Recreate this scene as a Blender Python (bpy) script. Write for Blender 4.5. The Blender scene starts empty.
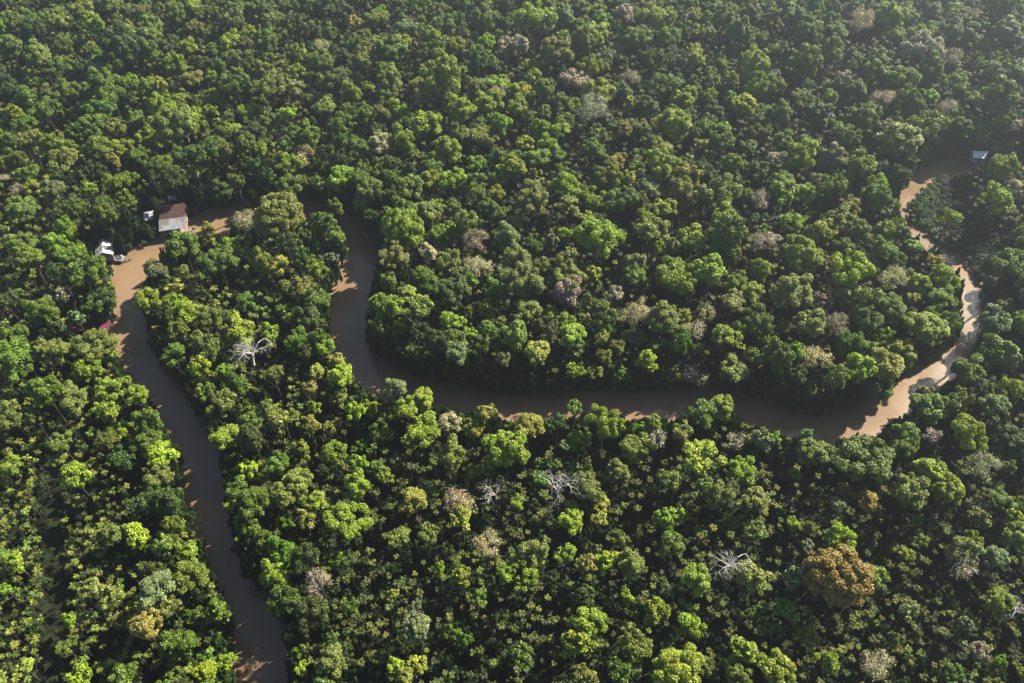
import bpy, math, random
import numpy as np
from mathutils import Vector, Matrix

rnd = random.Random(11)
sc = bpy.context.scene
COL = sc.collection
W, H = 1024, 683

# ------------------------------------------------------------------ camera
CAM_Z, PITCH, LENS = 150.0, math.radians(48.0), 28.0
F = LENS / 36.0 * W
FW = np.array([0, math.cos(PITCH), -math.sin(PITCH)])
RT = np.array([1.0, 0, 0])
UP = np.array([0, math.sin(PITCH), math.cos(PITCH)])
EYE = np.array([0, 0, CAM_Z])

def at(px, py, z=0.0):
    d = FW * F + RT * (px - W / 2) + UP * (H / 2 - py)
    t = (z - CAM_Z) / d[2]
    return EYE + d * t

def proj(p):
    v = np.asarray(p, float) - EYE
    dep = v @ FW
    return (W / 2 + F * (v @ RT) / dep, H / 2 - F * (v @ UP) / dep, dep)

cam = bpy.data.cameras.new('camera')
cam.lens, cam.sensor_width, cam.clip_end = LENS, 36.0, 20000
cam_o = bpy.data.objects.new('camera', cam)
COL.objects.link(cam_o)
cam_o.location = EYE
cam_o.rotation_euler = (math.pi / 2 - PITCH, 0, 0)
sc.camera = cam_o

# ------------------------------------------------------------------ light
SUN_AZ, SUN_EL = math.radians(54), math.radians(40)     # azimuth clockwise from +Y
SUN = Vector((math.sin(SUN_AZ) * math.cos(SUN_EL), math.cos(SUN_AZ) * math.cos(SUN_EL), math.sin(SUN_EL)))
w = bpy.data.worlds.new('World')
sc.world = w
w.use_nodes = True
nt = w.node_tree
sky = nt.nodes.new('ShaderNodeTexSky')
sky.sky_type = 'NISHITA'
sky.sun_disc = False
sky.sun_elevation, sky.sun_rotation = SUN_EL, SUN_AZ
sky.air_density, sky.dust_density, sky.ozone_density = .8, .4, 1.0
bg = nt.nodes['Background']
nt.links.new(sky.outputs[0], bg.inputs[0])
bg.inputs[1].default_value = 0.054
sun = bpy.data.lights.new('sun', 'SUN')
sun.energy, sun.angle, sun.color = 5.0, math.radians(0.5), (1.0, 0.92, 0.76)
sun_o = bpy.data.objects.new('sun', sun)
COL.objects.link(sun_o)
sun_o.rotation_euler = SUN.to_track_quat('Z', 'Y').to_euler()
sc.view_settings.view_transform = 'Standard'
sc.view_settings.look = 'None'
sc.view_settings.exposure = 2.3
sc.view_settings.gamma = 1
sc.cycles.max_bounces = 6
sc.cycles.diffuse_bounces = 3
sc.cycles.transmission_bounces = 3
sc.cycles.volume_bounces = 0

# ------------------------------------------------------------------ materials
def mat(name, base=(.5, .5, .5), rough=.7, spec=.3):
    m = bpy.data.materials.new(name)
    m.use_nodes = True
    b = m.node_tree.nodes['Principled BSDF']
    b.inputs['Base Color'].default_value = (*base, 1)
    b.inputs['Roughness'].default_value = rough
    b.inputs['Specular IOR Level'].default_value = spec
    return m, m.node_tree, b

def N(t, kind, **kw):
    n = t.nodes.new(kind)
    for k, v in kw.items():
        if k.startswith('i_'):
            n.inputs[k[2:].replace('_', ' ')].default_value = v
        else:
            setattr(n, k, v)
    return n

def ramp(t, fac, stops):
    r = t.nodes.new('ShaderNodeValToRGB')
    e = r.color_ramp.elements
    while len(e) < len(stops):
        e.new(.5)
    for i, (p, c) in enumerate(stops):
        e[i].position = p
        e[i].color = (*c, 1)
    t.links.new(fac, r.inputs[0])
    return r.outputs[0]

def leaf_material(name, translucent=.27, vary=(.55, 1.45)):
    m, t, b = mat(name, rough=.5, spec=.25)
    L = t.links.new
    a = N(t, 'ShaderNodeAttribute', attribute_type='INSTANCER', attribute_name='tint')
    g = N(t, 'ShaderNodeNewGeometry')
    mr = N(t, 'ShaderNodeMapRange', i_To_Min=vary[0], i_To_Max=vary[1])
    L(g.outputs['Random Per Island'], mr.inputs['Value'])
    nz = N(t, 'ShaderNodeTexNoise', i_Scale=.45, i_Detail=3.0)
    L(g.outputs['Position'], nz.inputs['Vector'])
    mr2 = N(t, 'ShaderNodeMapRange', i_To_Min=.75, i_To_Max=1.25)
    mr2.inputs['From Min'].default_value = .25
    mr2.inputs['From Max'].default_value = .75
    L(nz.outputs['Fac'], mr2.inputs['Value'])
    mu = N(t, 'ShaderNodeMath', operation='MULTIPLY')
    L(mr.outputs[0], mu.inputs[0]); L(mr2.outputs[0], mu.inputs[1])
    sc_ = N(t, 'ShaderNodeVectorMath', operation='SCALE')
    L(a.outputs['Vector'], sc_.inputs[0]); L(mu.outputs[0], sc_.inputs['Scale'])
    # some leaf clusters a little yellower than the rest
    wn = N(t, 'ShaderNodeMath', operation='MULTIPLY'); wn.inputs[1].default_value = 7.13
    L(g.outputs['Random Per Island'], wn.inputs[0])
    fr = N(t, 'ShaderNodeMath', operation='FRACT'); L(wn.outputs[0], fr.inputs[0])
    pw = N(t, 'ShaderNodeMath', operation='MULTIPLY'); L(fr.outputs[0], pw.inputs[0]); pw.inputs[1].default_value = .45
    ye = N(t, 'ShaderNodeVectorMath', operation='MULTIPLY'); ye.inputs[1].default_value = (1.18, 1.08, .82)
    L(sc_.outputs[0], ye.inputs[0])
    mx = N(t, 'ShaderNodeMix', data_type='VECTOR')
    L(pw.outputs[0], mx.inputs['Factor']); L(sc_.outputs[0], mx.inputs[4]); L(ye.outputs[0], mx.inputs[5])
    col = mx.outputs[1]
    L(col, b.inputs['Base Color'])
    tr = N(t, 'ShaderNodeBsdfTranslucent')
    ty = N(t, 'ShaderNodeVectorMath', operation='MULTIPLY'); ty.inputs[1].default_value = (1.25, 1.35, .7)
    L(col, ty.inputs[0]); L(ty.outputs[0], tr.inputs[0])
    ms = N(t, 'ShaderNodeMixShader', i_Fac=translucent)
    L(b.outputs[0], ms.inputs[1]); L(tr.outputs[0], ms.inputs[2])
    L(ms.outputs[0], t.nodes['Material Output'].inputs[0])
    return m

M_LEAF = leaf_material('leaves')
M_PALM = leaf_material('palm_fronds', .28, (.6, 1.5))

def bark(name, c):
    m, t, b = mat(name, c, .85, .2)
    g = N(t, 'ShaderNodeNewGeometry')
    nz = N(t, 'ShaderNodeTexNoise', i_Scale=2.0, i_Detail=4.0)
    t.links.new(g.outputs['Position'], nz.inputs['Vector'])
    t.links.new(ramp(t, nz.outputs['Fac'], [(.3, tuple(x * .6 for x in c)), (.7, tuple(x * 1.25 for x in c))]), b.inputs['Base Color'])
    return m
M_BARK = bark('bark', (.032, .026, .020))
M_PALE = bark('pale_bark', (.40, .38, .35))
M_PTRUNK = bark('palm_bark', (.035, .029, .021))

def ground_material():
    m, t, b = mat('forest_floor', rough=.95, spec=.1)
    g = N(t, 'ShaderNodeNewGeometry')
    n1 = N(t, 'ShaderNodeTexNoise', i_Scale=.5, i_Detail=6.0)
    t.links.new(g.outputs['Position'], n1.inputs['Vector'])
    c = ramp(t, n1.outputs['Fac'], [(.3, (.006, .008, .004)), (.5, (.010, .012, .005)), (.62, (.010, .017, .005)), (.8, (.018, .018, .009))])
    # wet mud along the river edge (by height)
    sx = N(t, 'ShaderNodeSeparateXYZ'); t.links.new(g.outputs['Position'], sx.inputs[0])
    mr = N(t, 'ShaderNodeMapRange', i_To_Min=1.0, i_To_Max=0.0)
    mr.inputs['From Min'].default_value = .0; mr.inputs['From Max'].default_value = .55
    t.links.new(sx.outputs['Z'], mr.inputs['Value'])
    mx = N(t, 'ShaderNodeMix', data_type='RGBA'); mx.inputs[7].default_value = (.15, .10, .06, 1)
    t.links.new(mr.outputs[0], mx.inputs['Factor']); t.links.new(c, mx.inputs[6])
    t.links.new(mx.outputs[2], b.inputs['Base Color'])
    bp = N(t, 'ShaderNodeBump', i_Strength=.6, i_Distance=.3); t.links.new(n1.outputs['Fac'], bp.inputs['Height'])
    t.links.new(bp.outputs[0], b.inputs['Normal'])
    return m

def water_material():
    m, t, b = mat('muddy_water', (.23, .135, .07), .14, .24)
    g = N(t, 'ShaderNodeNewGeometry')
    n0 = N(t, 'ShaderNodeTexNoise', i_Scale=.06, i_Detail=4.0)
    t.links.new(g.outputs['Position'], n0.inputs['Vector'])
    t.links.new(ramp(t, n0.outputs['Fac'], [(.3, (.112, .074, .043)), (.7, (.146, .098, .058))]), b.inputs['Base Color'])
    n1 = N(t, 'ShaderNodeTexNoise', i_Scale=1.3, i_Detail=4.0, i_Distortion=.6)
    t.links.new(g.outputs['Position'], n1.inputs['Vector'])
    n2 = N(t, 'ShaderNodeTexNoise', i_Scale=.12, i_Detail=2.0)
    t.links.new(g.outputs['Position'], n2.inputs['Vector'])
    mu = N(t, 'ShaderNodeMath', operation='MULTIPLY'); t.links.new(n1.outputs['Fac'], mu.inputs[0]); t.links.new(n2.outputs['Fac'], mu.inputs[1])
    bp = N(t, 'ShaderNodeBump', i_Strength=.10, i_Distance=.2); t.links.new(mu.outputs[0], bp.inputs['Height'])
    t.links.new(bp.outputs[0], b.inputs['Normal'])
    rr = N(t, 'ShaderNodeMapRange', i_To_Min=.13, i_To_Max=.24); t.links.new(n2.outputs['Fac'], rr.inputs['Value'])
    t.links.new(rr.outputs[0], b.inputs['Roughness'])
    return m

def sheet_metal(name, c, rust, amount, pitch=7.0):
    m, t, b = mat(name, c, .65, .25)
    o = N(t, 'ShaderNodeTexCoord')
    wv = N(t, 'ShaderNodeTexWave', i_Scale=pitch); wv.bands_direction = 'X'
    t.links.new(o.outputs['Object'], wv.inputs['Vector'])
    bp = N(t, 'ShaderNodeBump', i_Strength=.8, i_Distance=.05); t.links.new(wv.outputs['Fac'], bp.inputs['Height'])
    t.links.new(bp.outputs[0], b.inputs['Normal'])
    nz = N(t, 'ShaderNodeTexNoise', i_Scale=.9, i_Detail=7.0); t.links.new(o.outputs['Object'], nz.inputs['Vector'])
    # single sheets differ a little
    mp = N(t, 'ShaderNodeMapping'); mp.inputs['Scale'].default_value = (1.1, .55, .1)
    t.links.new(o.outputs['Object'], mp.inputs['Vector'])
    fl = N(t, 'ShaderNodeVectorMath', operation='FLOOR'); t.links.new(mp.outputs[0], fl.inputs[0])
    wn = N(t, 'ShaderNodeTexWhiteNoise'); t.links.new(fl.outputs[0], wn.inputs['Vector'])
    ad = N(t, 'ShaderNodeMath', operation='MULTIPLY_ADD'); ad.inputs[1].default_value = .3
    t.links.new(wn.outputs['Value'], ad.inputs[0]); t.links.new(nz.outputs['Fac'], ad.inputs[2])
    t.links.new(ramp(t, ad.outputs[0], [(1 - amount - .12, c), (1 - amount + .08, rust)]), b.inputs['Base Color'])
    return m

M_GROUND, M_WATER = ground_material(), water_material()
M_ZINC = sheet_metal('shaded_zinc_sheet', (.165, .175, .20), (.10, .09, .08), .34)  # duller, bluer copy of the white sheet, shade put into its colour
M_WHITE = sheet_metal('sunlit_zinc_sheet', (.36, .36, .38), (.22, .19, .17), .25)  # lighter copy of the same sheet, sunlight put into its colour
M_TARP = sheet_metal('crimson_sheet', (.115, .010, .042), (.08, .011, .03), .4)
M_BRIGHT = sheet_metal('shade_offset_sheet', (.78, .79, .82), (.6, .58, .55), .2)  # whitest copy: light lost to tree shade is put into its colour
M_RUST = sheet_metal('red_rusty_sheet', (.060, .012, .012), (.036, .013, .012), .42)
def planks(name, c):
    m, t, b = mat(name, c, .85, .2)
    o = N(t, 'ShaderNodeTexCoord')
    wv = N(t, 'ShaderNodeTexWave', i_Scale=2.2, i_Distortion=.4); wv.bands_direction = 'X'
    t.links.new(o.outputs['Object'], wv.inputs['Vector'])
    t.links.new(ramp(t, wv.outputs['Fac'], [(.05, tuple(x * .35 for x in c)), (.2, c), (1, tuple(x * 1.2 for x in c))]), b.inputs['Base Color'])
    return m
M_WOOD = planks('weathered_planks', (.20, .15, .11))
M_GREYW = planks('grey_planks', (.12, .11, .10))
M_BLUE = planks('blue_painted_planks', (.30, .36, .46))
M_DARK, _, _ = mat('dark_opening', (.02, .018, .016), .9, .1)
M_TANK, _, _ = mat('white_plastic', (.40, .42, .46), .35, .4)
M_BARREL, _, _ = mat('blue_plastic', (.04, .10, .30), .4, .4)
M_PATH, _, _ = mat('bare_dirt', (.25, .16, .09), .95, .1)

# ------------------------------------------------------------------ helpers
def tag(o, label=None, cat=None, group=None, kind=None):
    for k, v in (('label', label), ('category', cat), ('group', group), ('kind', kind)):
        if v:
            o[k] = v
    return o

def link(name, me, parent=None):
    o = bpy.data.objects.new(name, me)
    COL.objects.link(o)
    if parent:
        o.parent = parent
    return o

def empty(name, loc, rz=0):
    o = bpy.data.objects.new(name, None)
    o.empty_display_size = .5
    COL.objects.link(o)
    o.location = loc
    o.rotation_euler = (0, 0, rz)
    return o

class MB:
    def __init__(s):
        s.v, s.f = [], []
    def add(s, vs, fs):
        n = len(s.v)
        s.v += [tuple(map(float, v)) for v in vs]
        s.f += [tuple(i + n for i in f) for f in fs]
    def box(s, x0, x1, y0, y1, z0, z1):
        s.add([(x0, y0, z0), (x1, y0, z0), (x1, y1, z0), (x0, y1, z0), (x0, y0, z1), (x1, y0, z1), (x1, y1, z1), (x0, y1, z1)],
              [(0, 3, 2, 1), (4, 5, 6, 7), (0, 1, 5, 4), (1, 2, 6, 5), (2, 3, 7, 6), (3, 0, 4, 7)])
    def slab(s, quad, th):
        q = [Vector(a) for a in quad]
        n = (q[1] - q[0]).cross(q[3] - q[0]).normalized() * th
        s.add([a for a in q] + [a - n for a in q], [(0, 1, 2, 3), (7, 6, 5, 4), (0, 4, 5, 1), (1, 5, 6, 2), (2, 6, 7, 3), (3, 7, 4, 0)])
    def tube(s, pts, rads, n=5):
        rings = []
        for i, p in enumerate(pts):
            p = Vector(p)
            a = Vector(pts[max(i - 1, 0)]); b = Vector(pts[min(i + 1, len(pts) - 1)])
            d = (b - a).normalized() if (b - a).length > 1e-6 else Vector((0, 0, 1))
            u = d.orthogonal().normalized(); v = d.cross(u)
            rings.append([p + (u * math.cos(k * 2 * math.pi / n) + v * math.sin(k * 2 * math.pi / n)) * rads[i] for k in range(n)])
        fs = []
        for i in range(len(rings) - 1):
            for k in range(n):
                k2 = (k + 1) % n
                fs.append((i * n + k, i * n + k2, (i + 1) * n + k2, (i + 1) * n + k))
        fs.append(tuple(range(n - 1, -1, -1)))
        fs.append(tuple((len(rings) - 1) * n + k for k in range(n)))
        s.add([p for r in rings for p in r], fs)
    def mesh(s, name, m):
        me = bpy.data.meshes.new(name)
        me.from_pydata(s.v, [], s.f)
        me.materials.append(m)
        return me
    def build(s, name, m, parent=None):
        return link(name, s.mesh(name, m), parent)

# ------------------------------------------------------------------ river outline (edge points seen in the photo, put back on the water plane)
BA = [(238,700),(240,655),(236,625),(229,600),(222,585),(215,572),(205,545),(193,513),(187,500),(185,480),(186,462),(173,442),(162,417),(151,392),(128,372),(117,355),(116,342),(115,320),(117,296),(114,271),(127,258),(142,251),(160,242),(175,233),(186,228),(200,218),(210,213),(227,212),(237,207),(250,203),(262,201),(293,201),(313,206),(336,216),(356,218),(363,228),(367,241),(381,247),(376,258),(371,278),(368,296),(365,311),(364,342),(368,352),(378,362),(396,372),(416,382),(436,387),(456,391),(476,397),(512,401),(549,398),(570,400),(612,394),(642,395),(662,397),(687,393),(712,392),(730,400),(748,403),(768,402),(778,413),(800,417),(830,419),(850,410),(868,402),(883,397),(895,385),(915,372),(930,364),(950,354),(957,343),(965,327),(961,316),(963,301),(963,283),(953,268),(940,256),(923,246),(911,234),(903,219),(898,203),(900,193),(910,185),(918,176),(928,170),(940,163),(970,160),(990,159),(1060,158)]
BB = [(285,700),(285,650),(278,632),(270,612),(261,595),(245,577),(235,557),(230,537),(222,512),(222,480),(217,462),(212,442),(195,417),(182,392),(170,372),(153,355),(147,342),(144,321),(139,296),(147,278),(158,262),(166,246),(180,237),(197,231),(215,235),(223,238),(229,231),(240,220),(258,208),(298,213),(310,221),(336,228),(343,231),(349,253),(346,266),(341,283),(333,296),(331,311),(333,342),(338,352),(351,366),(357,379),(367,390),(386,394),(406,399),(436,405),(453,409),(473,412),(498,414),(512,421),(537,416),(564,418),(587,412),(612,413),(627,416),(647,418),(677,416),(695,410),(717,409),(732,411),(742,417),(752,425),(768,428),(785,434),(818,440),(830,443),(842,436),(878,434),(884,420),(903,414),(912,407),(920,396),(929,390),(940,391),(950,378),(958,367),(968,355),(978,349),(981,340),(988,321),(983,308),(979,290),(972,275),(960,260),(945,249),(931,239),(919,229),(909,220),(906,208),(915,196),(930,183),(940,177),(955,173),(968,172),(988,167),(1060,165)]
POLY_PX = np.array(BA + BB[::-1], float)
POLY = np.array([at(x, y, 0)[:2] for x, y in POLY_PX])

def inside(px, py, poly):
    r = np.zeros(px.shape, bool)
    n = len(poly)
    for i in range(n):
        x0, y0 = poly[i]; x1, y1 = poly[(i + 1) % n]
        if y0 == y1:
            continue
        c = ((y0 > py) != (y1 > py)) & (px < (x1 - x0) * (py - y0) / (y1 - y0) + x0)
        r ^= c
    return r

def sdist(px, py, poly):
    d = np.full(px.shape, 1e9)
    n = len(poly)
    for i in range(n):
        a = poly[i]; b = poly[(i + 1) % n]
        e = b - a
        L2 = max(e @ e, 1e-9)
        t = np.clip(((px - a[0]) * e[0] + (py - a[1]) * e[1]) / L2, 0, 1)
        d = np.minimum(d, np.hypot(px - a[0] - t * e[0], py - a[1] - t * e[1]))
    return np.where(inside(px, py, poly), -d, d)

# ------------------------------------------------------------------ ground and water
def smooth(e0, e1, x):
    t = np.clip((x - e0) / (e1 - e0), 0, 1)
    return t * t * (3 - 2 * t)

def height(x, y):
    d = sdist(x, y, POLY) + .5 * np.sin(x * .31 + 1.3 * np.sin(y * .17)) + .4 * np.sin(y * .43 + x * .11)
    z = -1.3 + 2.3 * smooth(-2.0, 4.5, d)
    return z + .15 * np.sin(x * .23) * np.sin(y * .19)

xs = np.concatenate([[-9000, -4000, -1500, -700, -450], np.arange(-320, 321, 2.0), [450, 700, 1500, 4000, 9000]])
ys = np.concatenate([[-9000, -3000, -800, -200, -40], np.arange(20, 421, 2.0), [520, 800, 1600, 4000, 12000]])
GX, GY = np.meshgrid(xs, ys)
core = (np.abs(GX) < 321) & (GY > 19) & (GY < 421)
GZ = np.full(GX.shape, 1.0)
GZ[core] = height(GX[core], GY[core])
nx, ny = len(xs), len(ys)
vid = np.arange(nx * ny).reshape(ny, nx)
faces = np.stack([vid[:-1, :-1], vid[:-1, 1:], vid[1:, 1:], vid[1:, :-1]], -1).reshape(-1, 4)
me = bpy.data.meshes.new('ground')
me.from_pydata(np.stack([GX, GY, GZ], -1).reshape(-1, 3).tolist(), [], faces.tolist())
me.materials.append(M_GROUND)
for p in me.polygons:
    p.use_smooth = True
tag(link('ground', me), 'dark leaf-littered forest floor under the trees', None, None, 'structure')
b = MB()
b.add([(-260, 40, 0), (330, 40, 0), (330, 330, 0), (-260, 330, 0)], [(0, 1, 2, 3)])
tag(b.build('river', M_WATER), 'muddy brown river winding through the forest', None, None, 'structure')

# ------------------------------------------------------------------ crown shapes
def rdir(R):
    z = R.uniform(-1, 1); a = R.uniform(0, 2 * math.pi); s = math.sqrt(1 - z * z)
    return np.array([s * math.cos(a), s * math.sin(a), z])

ICO_V, ICO_F = [], []
def _ico():
    t = (1 + 5 ** .5) / 2
    v = [(-1, t, 0), (1, t, 0), (-1, -t, 0), (1, -t, 0), (0, -1, t), (0, 1, t), (0, -1, -t), (0, 1, -t), (t, 0, -1), (t, 0, 1), (-t, 0, -1), (-t, 0, 1)]
    f = [(0, 11, 5), (0, 5, 1), (0, 1, 7), (0, 7, 10), (0, 10, 11), (1, 5, 9), (5, 11, 4), (11, 10, 2), (10, 7, 6), (7, 1, 8), (3, 9, 4), (3, 4, 2), (3, 2, 6), (3, 6, 8), (3, 8, 9), (4, 9, 5), (2, 4, 11), (6, 2, 10), (8, 6, 7), (9, 8, 1)]
    l = math.sqrt(1 + t * t)
    return [np.array(a) / l for a in v], f
ICO_V, ICO_F = _ico()

def leaf(mb, c, n, size, R):
    n = n / np.linalg.norm(n)
    a = rdir(R)
    u = np.cross(n, a); u /= np.linalg.norm(u) + 1e-9
    v = np.cross(n, u)
    su, sv = size * R.uniform(.45, .75), size * R.uniform(.28, .5)
    k = n * size * R.uniform(.08, .2)
    mb.add([c - u * su - k, c + v * sv, c + u * su - k, c - v * sv], [(0, 1, 2, 3)])

def crown(seed, rad, style='dome', leaf_m=None):
    """Foliage of one crown, horizontal radius 1 about its middle; rad = its real radius in metres (sets leaf size)."""
    R = random.Random(seed)
    mb = MB()
    ls = (leaf_m or {2.2: .38, 3.6: .38, 5.4: .38}[rad]) / rad
    lobes = []
    nl = {'dome': int(14 + rad * 7.5), 'loose': int(12 + rad * 5.5), 'tall': int(15 + rad * 7), 'feather': int(10 + rad * 4), 'round': 84}[style]
    ph = [R.uniform(0, 6.28) for _ in range(3)]
    zf = {'dome': .95, 'loose': .75, 'tall': 1.3, 'feather': .85, 'round': .95}[style]
    def outline(a):
        if style == 'round':
            return 1.0 + .05 * math.sin(2 * a + ph[0]) + .04 * math.sin(3 * a + ph[1])
        return .86 + .10 * math.sin(2 * a + ph[0]) + .08 * math.sin(3 * a + ph[1]) + .05 * math.sin(5 * a + ph[2])
    if style in ('dome', 'tall', 'round'):
        lobes.append((np.array([0, 0, -.05]), .55))
    tries = 0
    while len(lobes) < nl and tries < 900:
        tries += 1
        d = rdir(R)
        if d[2] < -.55:
            continue
        o = outline(math.atan2(d[1], d[0]))
        q = R.uniform(.58, .88) if R.random() < .85 else R.uniform(.2, .5)
        lr = (R.uniform(.13, .27) if style != 'feather' else R.uniform(.2, .34)) * (1.0 if style != 'loose' else .9)
        if rad > 4.5:
            lr *= .82
        if style == 'round':
            q, lr = R.uniform(.70, .86), R.uniform(.12, .21)
        c = d * q * o
        c[2] *= zf
        if any(np.linalg.norm(c - l[0]) < .55 * lr for l in lobes):
            continue
        lobes.append((c, lr))
    dens = {'dome': 2.0, 'loose': 1.5, 'tall': 2.0, 'feather': .7, 'round': 2.0}[style]
    for i, (c, r) in enumerate(lobes):
        if style != 'feather':
            q = r * (.72 if style != 'loose' else .5)
            rot = Matrix.Rotation(R.uniform(0, 6.28), 3, Vector(rdir(R)))
            vs = [c + np.array(rot @ Vector(p)) * q * R.uniform(.8, 1.1) for p in ICO_V]
            mb.add(vs, ICO_F)
        n = int(dens * 4 * math.pi * r * r / (ls * ls * .5))
        for _ in range(max(n, 10)):
            d = rdir(R)
            if d[2] < -.2 and R.random() < .65:
                continue
            p = c + d * r * (R.uniform(.80, 1.12) if style != 'feather' else R.uniform(.3, 1.15))
            if any(j != i and np.linalg.norm(p - cj) < rj * .72 for j, (cj, rj) in enumerate(lobes)):
                continue
            nn = d + rdir(R) * .72 + np.array([0, 0, .25])
            leaf(mb, p, nn, ls * (1 if style != 'feather' else .62) * R.uniform(.7, 1.3), R)
    return mb.mesh('crown', M_LEAF)

def branches(seed, mb=None, reach=1.0, levels=3, base=.05, spread=.7, z0=-.9):
    R = random.Random(seed)
    mb = mb or MB()
    def grow(p, d, L, r, lev):
        pts, rads = [p], [r]
        for k in range(3):
            d = (d + Vector(rdir(R)) * .22).normalized()
            p = p + d * L / 3
            pts.append(p); rads.append(r * (1 - .22 * (k + 1)))
        mb.tube(pts, rads, 4)
        if lev > 0:
            for k in range(R.choice([2, 3, 3]) + (1 if lev == levels else 0)):
                q = pts[R.choice([1, 2, 3, 3])]
                nd = (d + Vector(rdir(R)) * spread + Vector((0, 0, .12))).normalized()
                grow(q, nd, L * R.uniform(.6, .85), r * .5, lev - 1)
    grow(Vector((0, 0, z0)), Vector((0, 0, 1)), reach * .8, base, levels)
    return mb

def trunk(seed):
    """Tapered trunk with limbs, height 1 to the middle of the crown."""
    R = random.Random(seed)
    mb = MB()
    a, c = R.uniform(-.03, .03), R.uniform(-.03, .03)
    mb.tube([(0, 0, -.06), (0, 0, .03), (a * .5, c * .5, .35), (a, c, .72), (0, 0, 1.0)], [.05, .030, .022, .018, .008], 6)
    for k in range(5):
        an = k * 1.257 + R.uniform(-.3, .3); z = R.uniform(.55, .8); L = R.uniform(.14, .24)
        mb.tube([(a, c, z), (a + math.cos(an) * L * .5, c + math.sin(an) * L * .5, z + .10), (a + math.cos(an) * L, c + math.sin(an) * L, z + .24)], [.012, .008, .004], 4)
    return mb.mesh('trunk', M_BARK)

def palm_crown(seed, nf):
    R = random.Random(seed)
    mb = MB()
    for k in range(nf):
        az = k * 2.4 + R.uniform(-.25, .25)
        el = math.radians(R.uniform(8, 72)) if k > 2 else math.radians(R.uniform(55, 85))
        L = R.uniform(.85, 1.15)
        pts, d = [], el
        p = Vector((0, 0, 0))
        h = Vector((math.cos(az), math.sin(az), 0))
        for s in range(7):
            pts.append(p.copy())
            p = p + (h * math.cos(d) + Vector((0, 0, 1)) * math.sin(d)) * L / 6
            d -= math.radians(R.uniform(13, 20))
        side = h.cross(Vector((0, 0, 1)))
        mb.tube([pts[0], pts[3], pts[6]], [.022, .014, .004], 3)
        for s in range(1, 7):
            wd = (.25 * math.sin(math.pi * (s + .6) / 7.6)) * R.uniform(.85, 1.1)
            t = (pts[s] - pts[s - 1])
            for sg in (-1, 1):
                tip = pts[s] + side * sg * wd + t * .55 - Vector((0, 0, .35 * wd))
                b0 = pts[s - 1] + t * .12; b1 = pts[s - 1] + t * .88
                mb.add([b0, b1, tip + t * .12, tip - t * .2], [(0, 1, 2, 3)] if sg > 0 else [(3, 2, 1, 0)])
    return mb.mesh('crown', M_PALM)

def palm_trunk():
    mb = MB()
    mb.tube([(0, 0, -.05), (.006, .003, .3), (.004, -.004, .7), (0, 0, 1.0)], [.011, .008, .0065, .006], 6)
    return mb.mesh('trunk', M_PTRUNK)

CLASSES = {'S': 2.2, 'M': 3.6, 'L': 5.4}
PROTO = {}
for ci, (cl, rad) in enumerate(CLASSES.items()):
    PROTO[cl] = [crown(100 * ci + k, rad, ['dome', 'dome', 'loose', 'dome', 'tall', 'loose'][k]) for k in range(6)]
    PROTO[cl + 'f'] = [crown(500 + 100 * ci + k, rad, 'feather') for k in range(2)]
PROTO['round'] = [crown(801, 5.4, 'round'), crown(802, 3.6, 'round')]
TRUNKS = [trunk(k) for k in range(3)]
PALMS = [palm_crown(900 + k, 9 + k % 4) for k in range(4)]
PTRUNK = palm_trunk()

TINT = {
    'd': (.043, .067, .010), 'g': (.071, .112, .011), 'l': (.132, .184, .013), 'y': (.185, .190, .030), 'o': (.106, .132, .024),
    'p': (.23, .215, .12), 'k': (.20, .180, .135), 'r': (.185, .152, .030), 's': (.104, .136, .056), 'v': (.185, .235, .016), 'G': (.235, .215, .045), 'w': (.4, .38, .36), 'm': (.085, .012, .035), 'W': (.33, .31, .28)}

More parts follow.
